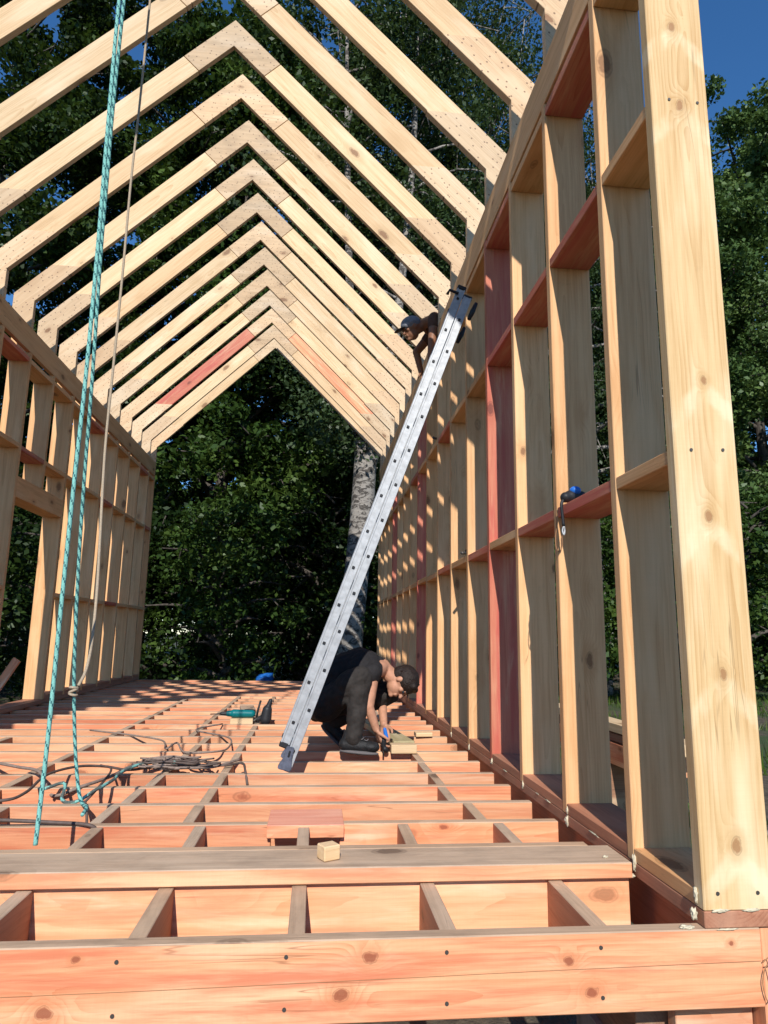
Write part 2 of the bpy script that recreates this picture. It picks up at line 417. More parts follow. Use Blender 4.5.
for i in range(len(allY)-1):
    y0, y1 = allY[i]+TH+.001, allY[i+1]-.001
    if i == 0: xs = bx+[-1.26, -1.67, -2.1, -2.5]
    elif i == 1: xs = bx+[-1.26, -1.7]
    elif i == 2: xs = [-.85, -.45, -.044, .36, .765, -1.3, -1.75]
    elif i == 3: xs = [-.885, -.51, .715, -1.35]
    elif i < 10: xs = [-.885+(.01*i), -.495, .66, -1.53, -2.2]
    else: xs = [-.93, -.5, .62, -1.51, -2.25][:4]
    for x in xs:
        x += random.uniform(-.006, .006); nblk += 1
        if nblk > 96: break
        hb('blocking', (x, y0, -.19), (x+TH, y1, -.003), 'y', 'z', W_BLOCK, house, top=W_TOP)
hb('cross_plank', (-3.0, 2.25, .002), (1.048, 2.435, .05), 'x', 'y', W_ORA, house, top=W_TOP, bev=.003)
hb('infill_board', (-.165, 2.905, -.045), (.145, 3.16, .0045), 'x', 'y', W_ORA, house, top=W_PINK)['label'] = 'short pink stained board let in flat'
# bearers and posts under the deck
for x in (-2.9, -1.6, -.25, .92):
    hb('bearer', (x, 2.0, -.402), (x+.15, 11.6, -.203), 'y', 'z', W_DARK, house)
    for y in (2.3, 4.6, 6.9, 9.2, 11.3):
        hb('pier', (x-.02, y-.1, GZ-.3), (x+.17, y+.1, -.404), 'z', 'x', M_STONE, house)
hb('corner_post', (1.226, 1.88, GZ-.05), (1.40, 2.03, -.002), 'z', 'x', W_ORA, house)
hb('ledger', (1.0, 1.93, -.30), (1.22, 1.975, -.186), 'x', 'z', W_ORA, house)

# ---- roof
rafY = [1.87, 2.235]+[2.83+.6*k for k in range(15)]+[11.65]
S2 = math.sqrt(.5); VT = ZR-(ZC+(XR-XC))      # vertical thickness of a rafter
def topz(x): return ZR-abs(x-XC)
def botz(x): return topz(x)-VT
for i, y in enumerate(rafY):
    red = abs(y-10.63) < .05
    y += random.uniform(-.006, .006); y0, y1 = y, y+TH
    j = random.uniform(-.03, .03)
    a = .30+j
    def cut(s, d):      # perpendicular joint at horizontal distance d from the ridge on the underside
        return [(XC+s*d, botz(XC+s*d)), (XC+s*(d+VT/2), topz(XC+s*(d+VT/2)))]
    cR, cL = cut(1, a), cut(-1, a+random.uniform(-.02, .02))
    hp('ridge_elbow', [(XC, ZR), cR[1], cR[0], (XC, ZR-VT), cL[0], cL[1]], y0-.001, y1, W_RIDGE, house, (1, 0, 0))
    for s, c in ((1, cR), (-1, cL)):
        d2 = (XR-XC)-.40+random.uniform(-.05, .03)
        g = .004; xe = XC+s*d2; e = [(xe, botz(xe)), (xe+s*VT, botz(xe))]
        q = [(c[0][0]+s*g, c[0][1]-g), (c[1][0]+s*g, c[1][1]-g), (e[1][0], e[1][1]+.001), (e[0][0], e[0][1]+.001)]
        mat = W_PINE
        if red: mat = W_RED if s < 0 else W_ORA
        rf = hp('rafter', q, y0, y1, mat, house, (s, 0, -1))
        if red: rf['label'] = 'red stained rafter' if s < 0 else 'orange stained rafter'
        # eaves bracket: rafter foot and short post in one piece, a touch deeper than the rafter
        xi, xo = XC+s*(XR-XC), XC+s*(XRO-XC); pr = random.uniform(.006, .016)
        k = [(e[0][0]-s*pr, e[0][1]), (xi, botz(xi)-pr), (xi, ZB1+.001), (xo, ZB1+.001), (xo, topz(xo)-.004), (e[1][0]-s*.004, e[1][1])]
        hp('eaves_bracket', k, y0-.007, y1-.001, W_GUS, house, (s, 0, -1))

# ---- blobs of mounting foam along the right sill
def blob(name, pos, r, parent, mat, sc=(1, 1, 1)):
    bm = bmesh.new(); bmesh.ops.create_icosphere(bm, subdivisions=3, radius=1)
    for v in bm.verts:
        n = noise.fractal(v.co*1.7+Vector(pos)*9, 1, 2, 4); v.co *= (1+.75*n)
        v.co = Vector((v.co.x*r*sc[0], v.co.y*r*sc[1], v.co.z*r*sc[2]))
    return link(name, to_mesh(name, bm, mat, True), parent, pos)
for i, (x, y, z, r, sc) in enumerate([(1.062, 1.90, .075, .012, (.6, .8, 2.2)), (1.05, 1.895, .03, .012, (1, 1, 1.8)), (1.064, 2.268, .045, .013, (.6, .8, 2.4)), (1.05, 2.262, .006, .010, (1.2, 1, .8)),
        (1.064, 2.868, .02, .014, (.7, .9, 2.)), (1.064, 2.862, .06, .008, (.7, .9, 2.5)), (1.064, 3.468, .035, .012, (.6, .8, 1.8)), (1.064, 4.07, .045, .014, (.7, .8, 1.4)), (1.064, 4.665, .03, .012, (.6, .8, 2)),
        (1.064, 5.27, .03, .012, (.6, .8, 2)), (1.02, 1.88, .004, .012, (2.2, 1, .5)), (1.11, 1.868, .046, .007, (4, .8, .9)), (1.20, 1.868, .046, .006, (5, .8, .9)), (.98, 2.30, .053, .009, (1.2, 1, .5)),
        (1.064, 3.1, .043, .007, (.5, 7, .7)), (1.064, 3.25, .043, .006, (.5, 5, .7)), (1.064, 2.6, .043, .006, (.5, 9, .7)), (1.064, 3.8, .043, .006, (.5, 8, .7)), (1.13, 1.868, .0, .006, (5, .8, .6))]):
    blob('foam_bead', (x, y-1.87, z), r*.72, house, M_FOAM, sc)

# ------------------------------------------------------------------ ladder
def build_ladder():
    L = empty('extension_ladder', (-.13, 4.06, 0))
    tag(L, 'two section aluminium ladder leaning from the joists up to the right wall top', 'ladder')
    u = Vector((.3387, 0, .941)).normalized(); n = Vector((u.z, 0, -u.x)); O = Vector((-.234, 0, 0))
    inv = Matrix.Translation(L.location).inverted()
    def stile(off, t0, t1, y, wd=.056, th=.024):
        bm = bevelled_box(t1-t0, wd, th, .003)
        # shallow raised lips along both edges
        for s in (-1, 1):
            g = bmesh.ops.create_cube(bm, size=1)['verts']; bmesh.ops.scale(bm, vec=(t1-t0-.002, .008, .005), verts=g)
            bmesh.ops.translate(bm, vec=(0, s*(wd/2-.006), th/2+.0025), verts=g)
            g = bmesh.ops.create_cube(bm, size=1)['verts']; bmesh.ops.scale(bm, vec=(t1-t0-.002, .008, .005), verts=g)
            bmesh.ops.translate(bm, vec=(0, s*(wd/2-.006), -th/2-.0025), verts=g)
        o = link('stile', to_mesh('stile', bm, M_ALU), L)
        mt = frame(u, n, u.cross(n)); c = O+u*(t0+t1)/2+n*off; mt.translation = Vector((c.x, y, c.z)); o.matrix_local = inv @ mt
        return o
    for sec, (off, t0, t1, ys, ph) in enumerate([(.032, .16, 3.25, (4.072, 4.40), .0), (.091, .06, 3.20, (4.06, 4.42), -.045)]):
        for y in ys: stile(off, t0, t1, y)
        t = t0+.13+(ph if sec else 0)
        while t < t1-.05:
            c = O+u*t+n*off
            bm = bmesh.new(); bmesh.ops.create_cube(bm, size=1); bmesh.ops.scale(bm, vec=(.026, .026, ys[1]-ys[0]-.026), verts=bm.verts)
            bmesh.ops.bevel(bm, geom=list(bm.edges), offset=.004, segments=1, affect='EDGES')
            o = link('rung', to_mesh('rung', bm, M_ALU), L); mt = frame(u, n, u.cross(n)); mt.translation = Vector((c.x, sum(ys)/2, c.z)); o.matrix_local = inv @ mt
            bm = bevelled_box(.017, .017, .006, .002)
            q = link('rung_plug', to_mesh('rung_plug', bm, M_BLACK), o); q.matrix_local = Matrix.Translation((0, 0, (ys[1]-ys[0])/2+.0)) if (mt.to_3x3() @ Vector((0, 0, 1))).y < 0 else Matrix.Translation((0, 0, -(ys[1]-ys[0])/2-.0))
            d = 1 if (mt.to_3x3() @ Vector((0, 0, 1))).y < 0 else -1
            q.matrix_local = Matrix.Translation((0, 0, d*((ys[1]-ys[0])/2+.0165)))
            t += .24
    # flared swivelling feet
    for y in (4.06, 4.42):
        pts = [(-.026, .150), (-.026, .10), (-.032, .06), (-.046, .025), (-.05, .006), (-.044, -.004), (.036, -.004), (.044, .006), (.038, .04), (.028, .08), (.026, .150)]
        bm = bmesh.new(); a = [bm.verts.new((x, -.02, z)) for x, z in pts]; b = [bm.verts.new((x, .02, z)) for x, z in pts]
        bm.faces.new(a); bm.faces.new(b[::-1])
        for i in range(len(a)): bm.faces.new((a[i], b[i], b[(i+1) % len(a)], a[(i+1) % len(a)]))
        bmesh.ops.scale(bm, vec=(.85, 1, .85), verts=bm.verts)
        bmesh.ops.recalc_face_normals(bm, faces=bm.faces); bmesh.ops.bevel(bm, geom=list(bm.edges), offset=.004, segments=2, affect='EDGES')
        o = link('foot', to_mesh('foot', bm, M_RUB), L); o.matrix_local = inv @ (Matrix.Translation((-.145, y-.012, .006)) @ Matrix.Rotation(R(14), 4, 'Y'))
        bm = bevelled_box(.011, .004, .036, .003); q = link('slot', to_mesh('slot', bm, M_BLACK), o); q.location = (.002, -.022, .09)
    for y in (4.072, 4.40):       # end caps, guide brackets
        for off, t, m in ((.032, .155, M_BLACK), (.032, 3.255, M_BLACK), (.091, 3.205, M_BLACK)):
            bm = bevelled_box(.03, .061, .034, .005); o = link('end_cap', to_mesh('end_cap', bm, m), L)
            mt = frame(u, n, u.cross(n)); c = O+u*t+n*off; mt.translation = Vector((c.x, y-.002, c.z)); o.matrix_local = inv @ mt
        pass
    for y in (4.06, 4.42):        # rubber pads between the ladder head and the wall
        a = O+u*3.06+n*.150; b_ = O+u*3.19+n*.158
        o = tube('rubber_pad', [Vector((a.x, y, a.z)), Vector(((a.x+b_.x)/2, y, (a.z+b_.z)/2)), Vector((b_.x, y, b_.z))], .014, [M_BLACK], L, rfun=lambda t: .012+.006*math.sin(math.pi*t)); o.matrix_local = inv
    a = O+u*3.18+n*.0
    o = tube('hook', [Vector((a.x-.045, 4.045, a.z+.0)), Vector((a.x-.03, 4.045, a.z+.03)), Vector((a.x+.03, 4.045, a.z+.01))], .010, [M_BLACK], L); o.matrix_local = inv
build_ladder()

# ------------------------------------------------------------------ people (skinned as one voxel surface each)
def blend_mesh(name, prims, vox, mat, parent, smooth=4, wrinkle=0., inv=None):
    """prims: ('c', a, b, ra, rb) tapered capsule | ('e', centre, (rx,ry,rz), rotation_matrix or None)"""
    bm = bmesh.new()
    for pr in prims:
        if pr[0] == 'c':
            a, b, ra, rb = Vector(pr[1]), Vector(pr[2]), pr[3], pr[4]
            t = (b-a); L = max(t.length, 1e-4); t.normalize(); o1 = t.orthogonal().normalized(); o2 = t.cross(o1)
            segs, st = 16, 6; rings = []
            for k in range(st+1): th = math.pi/2*(1-k/st); rings.append((-ra*math.sin(th), ra*math.cos(th)))
            for k in range(st+1): th = math.pi/2*k/st; rings.append((L+rb*math.sin(th), rb*math.cos(th)))
            vv = []
            for (d, r) in rings:
                r = max(r, 1e-4); vv.append([bm.verts.new(a+t*d+o1*(r*math.cos(2*math.pi*k/segs))+o2*(r*math.sin(2*math.pi*k/segs))) for k in range(segs)])
            for r0, r1 in zip(vv, vv[1:]):
                for k in range(segs): bm.faces.new((r0[k], r0[(k+1) % segs], r1[(k+1) % segs], r1[k]))
            bm.faces.new(vv[0][::-1]); bm.faces.new(vv[-1])
        else:
            g = bmesh.ops.create_icosphere(bm, subdivisions=3, radius=1)['verts']
            bmesh.ops.scale(bm, vec=pr[2], verts=g)
            if len(pr) > 3 and pr[3] is not None: bmesh.ops.rotate(bm, matrix=pr[3], verts=g)
            bmesh.ops.translate(bm, vec=pr[1], verts=g)
    bmesh.ops.recalc_face_normals(bm, faces=bm.faces)
    me = bpy.data.meshes.new(name+'_raw'); bm.to_mesh(me); bm.free()
    o = bpy.data.objects.new(name, me); C.objects.link(o)
    md = o.modifiers.new('r', 'REMESH'); md.mode = 'VOXEL'; md.voxel_size = vox
    ms = o.modifiers.new('s', 'SMOOTH'); ms.factor = .5; ms.iterations = smooth
    dg = bpy.context.evaluated_depsgraph_get(); dg.update()
    me2 = bpy.data.meshes.new_from_object(o.evaluated_get(dg)); o.modifiers.clear(); o.data = me2; bpy.data.meshes.remove(me)
    me2.name = name
    if wrinkle:
        for v in me2.vertices:
            c = v.co; w_ = noise.fractal(Vector((c.x*9+c.z*3, c.y*9, c.z*11-c.x*5)), 1, 2, 3); v.co = c+v.normal*w_*wrinkle
    me2.materials.clear(); me2.materials.append(mat)
    me2.polygons.foreach_set('use_smooth', [True]*len(me2.polygons))
    if parent:
        o.parent = parent
    if inv is not None: o.matrix_local = inv
    return o
def hand(prims, wrist, palm_dir, normal, s=1., curl=.6, thumb=1):
    """palm, four unequal bent fingers and a thumb as capsules"""
    d = Vector(palm_dir).normalized(); n = Vector(normal); n = (n-d*n.dot(d)).normalized(); side = d.cross(n)
    wv = Vector(wrist); palm = wv+d*.085*s
    for q in (-.026, -.009, .009, .026): prims.append(('c', wv+d*.015*s+side*q*.7*s, palm+side*q*s, .0135*s, .0115*s))
    for q, L in ((-.028, .060), (-.0095, .074), (.0095, .080), (.028, .070)):
        p0 = palm+side*q*s; d1 = (d*math.cos(curl*.6)+n*math.sin(curl*.6)).normalized(); p1 = p0+d1*L*.48*s
        d2 = (d*math.cos(curl*1.5)+n*math.sin(curl*1.5)).normalized(); p2 = p1+d2*L*.30*s
        d3 = (d*math.cos(curl*2.1)+n*math.sin(curl*2.1)).normalized(); p3 = p2+d3*L*.22*s
        prims += [('c', p0, p1, .0095*s, .0085*s), ('c', p1, p2, .0085*s, .0078*s), ('c', p2, p3, .0078*s, .0066*s)]
    b0 = wv+d*.025*s+side*.03*s*thumb; b1 = b0+(d*.6+side*.75*thumb+n*.35).normalized()*.042*s; b2 = b1+(d*.85+side*.2*thumb+n*.5).normalized()*.034*s
    prims += [('c', b0, b1, .013*s, .0105*s), ('c', b1, b2, .0105*s, .008*s)]
def head_prims(c, f, upv, s=1.):
    """skull, jaw, nose, brow, lips and ears; f = facing, upv = crown direction"""
    f = Vector(f).normalized(); u = Vector(upv); u = (u-f*u.dot(f)).normalized(); l = u.cross(f); c = Vector(c)
    rot = frame(f, l, u).to_3x3()
    P = [('e', c+u*.02*s-f*.012*s, (.098*s, .076*s, .092*s), rot), ('e', c-u*.045*s+f*.018*s, (.068*s, .058*s, .070*s), rot),
         ('c', c+f*.075*s-u*.092*s, c+f*.055*s-u*.085*s, .019*s, .03*s),
         ('c', c+f*.083*s+u*.010*s, c+f*.105*s-u*.028*s, .009*s, .013*s), ('c', c+f*.083*s+l*.03*s+u*.018*s, c+f*.083*s-l*.03*s+u*.018*s, .010*s, .010*s),
         ('c', c+f*.088*s+l*.018*s-u*.055*s, c+f*.088*s-l*.018*s-u*.055*s, .0075*s, .0075*s), ('c', c+f*.085*s+l*.016*s-u*.066*s, c+f*.085*s-l*.016*s-u*.066*s, .0075*s, .0075*s)]
    for sg in (-1, 1):
        P.append(('e', c+l*.078*s*sg-f*.004*s-u*.005*s, (.018*s, .008*s, .030*s), rot))
        P.append(('e', c+f*.060*s+l*.036*s*sg-u*.012*s, (.02*s, .022*s, .02*s), rot))
    return P, f, u, l
def eyes_and_brows(c, f, u, l, parent, inv, s=1.):
    for sg in (-1, 1):
        bm = bmesh.new(); bmesh.ops.create_uvsphere(bm, u_segments=12, v_segments=8, radius=.0105*s)
        o = link('eye', to_mesh('eye', bm, M_BLACK, True), parent); o.matrix_local = inv @ Matrix.Translation(c+f*.079*s+l*.032*sg*s+u*.002*s)
        o = tube('eyebrow', [c+f*.092*s+l*.016*sg*s+u*.024*s, c+f*.090*s+l*.034*sg*s+u*.027*s, c+f*.078*s+l*.048*sg*s+u*.022*s], .004*s, [M_HAIR], parent, 6); o.matrix_local = inv

def crouching_person():
    P = empty('person', (.27, 4.7, 0)); inv = Matrix.Translation(P.location).inverted()
    tag(P, 'person in black t-shirt and trousers crouching on the joists with head bent over a tool', 'person')
    V = Vector
    pelv, chest, neckb = V((.08, 4.80, .33)), V((.33, 4.80, .53)), V((.475, 4.80, .545))
    mid = V((.17, 4.80, .475))
    rs, ls = V((.40, 4.64, .515)), V((.42, 4.97, .52))
    rh, lh = V((.08, 4.70, .30)), V((.10, 4.90, .30))
    rk, lk = V((.31, 4.585, .475)), V((.55, 4.99, .36))
    ra, la = V((.275, 4.555, .10)), V((.165, 4.97, .135))
    re, le = V((.37, 4.60, .30)), V((.50, 5.0, .29))
    rw, lw = V((.425, 4.61, .155)), V((.50, 4.84, .155))
    hc = V((.615, 4.775, .445))
    hf = V((.10, -.36, -.92)); hu = V((.93, -.12, .30))
    H_, f, u, l = head_prims(hc, hf, hu, .95)
    pr = [('c', pelv, mid, .12, .125), ('c', mid, chest, .125, .135), ('e', chest, (.15, .165, .12), None), ('c', chest, neckb, .12, .062), ('c', neckb, hc-f*.01-u*.03, .056, .052),
          ('c', rs, re, .046, .038), ('c', re, rw, .036, .026), ('c', ls, le, .046, .038), ('c', le, lw, .036, .026),
          ('c', neckb, rs, .06, .052), ('c', neckb, ls, .06, .052), ('c', rh, rk, .085, .058), ('c', rk, ra, .055, .036), ('c', lh, lk, .085, .058), ('c', lk, la, .055, .036),
          ('c', ra, ra+V((.0, 0, -.03)), .034, .03), ('c', la, la+V((.0, 0, -.03)), .034, .03)] + H_
    hand(pr, rw, (.35, .15, -.9), (.9, .3, .4), 1., .55, 1); hand(pr, lw, (.1, -.35, -.85), (-.5, -.8, .2), 1., .55, -1)
    body = blend_mesh('body', pr, .0055, M_SKIN, P, 3, 0, inv)
    sh = [('c', pelv+V((.02, 0, .04)), mid, .140, .142), ('c', mid, chest, .142, .150), ('e', chest, (.160, .180, .130), None), ('c', chest, neckb+V((-.02, 0, 0)), .128, .070),
          ('c', neckb-V((.05, 0, .0)), rs, .075, .066), ('c', neckb-V((.05, 0, 0)), ls, .075, .066), ('c', rs, rs.lerp(re, .28), .064, .060), ('c', ls, ls.lerp(le, .35), .064, .060)]
    sh[-2] = ('c', rs, rs.lerp(re, .12), .064, .058)
    blend_mesh('tshirt', sh, .008, M_CLOTH, P, 3, .010, inv)
    tr = [('e', pelv+V((-.01, 0, -.01)), (.15, .185, .145), None), ('c', rh, rk, .112, .080), ('c', rk, ra+V((0, 0, .0)), .078, .058), ('c', lh, lk, .112, .08), ('c', lk, la+V((.01, 0, .03)), .08, .060), ('c', rh, lh, .12, .12),
          ('c', pelv, mid-V((.04, 0, .05)), .138, .12), ('c', rk+V((.0, 0, -.02)), rk+V((-.08, .02, -.03)), .078, .085)]
    blend_mesh('trousers', tr, .008, M_TROU, P, 3, .013, inv)
    for an, dr, pit in ((V((.268, 4.555, .062)), V((.98, -.2, -.06)), 0), (V((.15, 4.965, .11)), V((.70, -.3, -.62)), 0)):
        dr.normalize(); sd = V((0, 0, 1)).cross(dr).normalized(); upn = dr.cross(sd)
        rot = frame(dr, sd, upn).to_3x3()
        q = [('c', an-dr*.045, an+dr*.05, .045, .04), ('c', an+dr*.05, an+dr*.145, .042, .033), ('c', an-dr*.03+upn*.03, an-dr*.02+upn*.06, .044, .046), ('e', an+dr*.12+sd*.0, (.06, .046, .034), rot)]
        so_ = blend_mesh('shoe', q, .006, M_SHOE, P, 3, 0, inv)
        so_2 = blend_mesh('sole', [('e', an+dr*.05-upn*.040, (.128, .047, .016), rot), ('e', an+dr*.0-upn*.040, (.085, .042, .017), rot)], .006, M_SOLE, so_, 2, 0)
        bmc = tube('laces', catmull([an+dr*.06+upn*.042-sd*.03, an+dr*.07+upn*.05, an+dr*.06+upn*.042+sd*.03, an+dr*.09+upn*.038-sd*.028, an+dr*.10+upn*.043, an+dr*.09+upn*.038+sd*.028], 4), .004, [M_SOLE], so_, 6)
    # hair cap: skull shell over back, top and sides, leaving face and ears
    rot = frame(f, l, u).to_3x3()
    hs = [('e', hc+u*.038-f*.014, (.106, .084, .088), rot), ('e', hc+u*.0-f*.052, (.064, .076, .080), rot), ('c', hc+u*.078+f*.055-l*.035, hc+u*.078+f*.055+l*.035, .026, .026)]
    for q in range(60):
        dv = (u*random.uniform(-.2, 1)+f*random.uniform(-.9, .75)+l*random.uniform(-1, 1)).normalized(); b0 = hc+u*.03-f*.018+dv*.072; hs.append(('c', b0, b0+dv*.016+u*.006+V((random.uniform(-.01, .01), random.uniform(-.01, .01), -.004)), .012, .005))
    h = blend_mesh('hair', hs, .0045, M_HAIR, P, 1, .004, inv)
    eyes_and_brows(hc, f, u, l, P, inv)
crouching_person()

def roof_person():
    P = empty('person', (1.33, 6.1, 2.57)); inv = Matrix.Translation(P.location).inverted(); V = Vector
    tag(P, 'person in a grey cap leaning in over the right wall top behind the ladder head', 'person')
    hip, chest, neckb = V((1.50, 6.13, 3.56)), V((1.16, 6.12, 3.80)), V((.98, 6.11, 3.80))
    hc = V((.845, 6.10, 3.735))
    rs, ls = V((1.05, 5.97, 3.79)), V((1.08, 6.29, 3.79))
    re, rw = V((1.015, 5.90, 3.53)), V((1.00, 5.93, 3.32))
    le, lw = V((.93, 6.34, 3.60)), V((.98, 6.36, 3.40))
    H_, f, u, l = head_prims(hc, (-.86, -.22, -.45), (-.35, -.05, .9), 1.0)
    pr = [('c', hip, chest, .12, .105), ('e', chest, (.14, .17, .095), None), ('c', chest, neckb, .10, .06), ('c', neckb, hc-f*.02-u*.03, .055, .05),
          ('c', neckb, rs, .06, .052), ('c', neckb, ls, .06, .052), ('c', rs, re, .052, .04), ('c', re, rw, .038, .027), ('c', ls, le, .052, .04), ('c', le, lw, .038, .027)] + H_
    feet = []
    for dy in (-.10, .10):
        h0 = hip+V((0, dy, -.03)); k = V((1.47, 6.12+dy*1.2, 3.08)); a = V((1.40, 6.12+dy, 2.66))
        pr += [('c', h0, k, .085, .058), ('c', k, a, .055, .036), ('c', a, a+V((-.1, 0, -.04)), .033, .03)]; feet.append((h0, k, a))
    hand(pr, rw, (-.1, .0, -1), (-.6, .2, 0), 1., .5, 1); hand(pr, lw, (.2, 0, -1), (-.6, .2, 0), 1., .6, -1)
    blend_mesh('body', pr, .006, M_SKIN2, P, 3, 0, inv)
    tr = [('c', hip+V((0, -.09, 0)), hip+V((0, .09, 0)), .125, .125)]
    for h0, k, a in feet: tr += [('c', h0, k, .105, .075), ('c', k, a+V((0, 0, .03)), .074, .058)]
    blend_mesh('trousers', tr, .010, M_JEAN, P, 4, .007, inv)
    sh = [('c', hip+V((-.05, 0, .05)), chest, .130, .117), ('e', chest, (.148, .18, .103), None), ('c', chest, neckb+V((.03, 0, 0)), .108, .068), ('c', neckb+V((.05, 0, 0)), rs, .07, .06), ('c', neckb+V((.05, 0, 0)), ls, .07, .06), ('c', rs, rs.lerp(re, .35), .062, .058), ('c', ls, ls.lerp(le, .35), .062, .058)]
    blend_mesh('brown_shirt', sh, .009, plain('brown_shirt', (.12, .06, .04), .85, 0, 20, .3, .4), P, 4, .006, inv)
    for h0, k, a in feet:
        s_ = blend_mesh('shoe', [('c', a+V((.03, 0, -.055)), a+V((-.13, 0, -.062)), .042, .034), ('c', a+V((0, 0, 0)), a+V((.0, 0, -.05)), .045, .045)], .007, M_SHOE, P, 3, 0, inv)
    rot = frame(f, l, u).to_3x3()
    cap = blend_mesh('cap', [('e', hc+u*.045-f*.012, (.108, .088, .082), rot), ('c', hc+u*.03+f*.06-l*.04, hc+u*.03+f*.06+l*.04, .03, .03)], .006, M_CAP, P, 3, .002, inv)
    blend_mesh('visor', [('e', hc+u*.022+f*.125, (.065, .062, .008), rot)], .004, M_BLACK, cap, 2, 0)
    eyes_and_brows(hc, f, u, l, P, inv)
roof_person()

# ------------------------------------------------------------------ ropes, cords, cables
def tube_thing(name, pts, r, mats, label, cat, step=None, **k):
    pts = catmull(pts, 8)
    if step: pts = resample(pts, step)
    o = tube(name, pts, r, mats, None, **k); tag(o, label, cat); return o
V = Vector
tube_thing('rope', [V((-.93, 2.80, 6.17)), V((-.95, 2.70, 5.2)), V((-.965, 2.66, 4.3)), V((-.968, 2.65, 3.54)), V((-.962, 2.65, 2.98)), V((-.951, 2.65, 2.32)), V((-.946, 2.65, 1.75)), V((-.949, 2.65, 1.33)), V((-.950, 2.65, .8)), V((-.949, 2.65, .55)), V((-.950, 2.65, .28)), V((-.951, 2.64, .012))],
           .0080, [M_RTEAL, M_RDARK], 'turquoise flecked rope hanging from the ridge down to the cross plank, left of its pair', 'rope', step=.010, seg=10, spiral=(5, 1))
tube_thing('rope', [V((-.95, 2.79, 6.18)), V((-.97, 2.76, 5.2)), V((-.985, 2.76, 4.4)), V((-.994, 2.78, 3.68)), V((-1.015, 2.84, 3.146)), V((-1.02, 2.87, 2.82)), V((-1.032, 2.92, 2.475)), V((-1.042, 3.0, 1.878)), V((-1.067, 3.1, 1.426)), V((-1.08, 3.17, 1.08)), V((-1.084, 3.22, .81)), V((-1.083, 3.27, .54)), V((-1.064, 3.30, .274)), V((-1.032, 3.30, .08)), V((-1.0, 3.27, .014)), V((-.95, 3.18, .014)), V((-.93, 3.06, .012))],
           .0080, [M_RTEAL, M_RDARK], 'turquoise flecked rope hanging behind its pair, with the cream cord knotted to it', 'rope', step=.010, seg=10, spiral=(5, 2))
tube_thing('cord', [V((-1.27, 4.04, 5.56)), V((-1.26, 4.0, 4.988)), V((-1.248, 3.95, 4.164)), V((-1.241, 3.9, 3.544)), V((-1.223, 3.85, 2.902)), V((-1.21, 3.8, 2.244)), V((-1.196, 3.75, 1.753)), V((-1.131, 3.6, 1.228)), V((-1.091, 3.5, .963)), V((-1.061, 3.4, .718)), V((-1.06, 3.35, .581)), V((-1.07, 3.28, .504))],
           .0075, [M_CREAM], 'thin cream cord hanging from the rafters, its end knotted round a turquoise rope', 'cord', step=.03)
kn = []
for k in range(26):
    a = k*.9; kn.append(V((-1.083+.016*math.cos(a), 3.275+.016*math.sin(a), .49+.018*math.sin(a*.37))))
o = tube('knot', catmull(kn, 3), .006, [M_CREAM], bpy.data.objects['cord']); 

def on_floor(pts, z=.012, amp=.012):
    out = []
    for i, p in enumerate(pts): out.append(V((p[0], p[1], (p[2] if len(p) > 2 else z)+random.uniform(-.3, .6)*amp)))
    return out
tube_thing('cable', on_floor([(-1.9, 3.25), (-1.6, 3.30), (-1.36, 3.32), (-1.31, 3.45, .02), (-1.33, 3.75, .04), (-1.26, 3.98, .03), (-1.15, 4.10), (-1.0, 4.02), (-.9, 4.1), (-.7, 4.15), (-.5, 4.12), (-.40, 4.2), (-.36, 4.0, .01), (-.34, 3.95, -.06)]), .007, [M_CABLE],
           'dark cable lying over the left joists and through the coil', 'cable')
tube_thing('cable', on_floor([(-2.2, 2.60), (-1.8, 2.72, .03), (-1.5, 2.86, .05), (-1.25, 2.93, .03), (-1.0, 2.95), (-.85, 2.93, .0), (-.84, 2.97, -.05)]), .0075, [M_CABLE],
           'dark cable arching over the joist just behind the left end of the cross plank', 'cable')
tube_thing('cable', on_floor([(-1.9, 4.3), (-1.6, 4.05, .02), (-1.4, 3.85, .03), (-1.25, 3.62, -.03), (-1.12, 3.62, .0), (-1.03, 3.8, .02), (-.98, 3.98, .03), (-.93, 4.1, .02), (-.82, 4.05), (-.7, 4.0, .02), (-.55, 4.1), (-.42, 4.3)]), .008, [M_CABLE2],
           'dusty grey brown cable looping from the left wall to the coil', 'cable')
tube_thing('cable', on_floor([(-1.17, 4.10, .02), (-1.07, 3.95, .03), (-1.02, 3.60, .02), (-1.06, 3.42, -.05), (-.99, 3.28, .01), (-.95, 3.2, -.06), (-.93, 3.1, -.12)]), .006, [M_CABLE],
           'dark cable end dipping between the joists beside the hanging ropes', 'cable')
tube_thing('rope', on_floor([(-1.25, 3.52, .02), (-1.19, 3.60, .03), (-1.14, 3.44, -.02), (-1.05, 3.36, .0), (-1.0, 3.45, .03), (-.97, 3.62, .04), (-.99, 3.85, .03), (-.95, 4.02, .03), (-.85, 4.15, .03), (-.75, 4.05, .04)]), .008, [M_RTEAL, M_RGREY],
           'loose green and grey rope tail lying in loops on the joists', 'rope', step=.02, spiral=(8, 5))
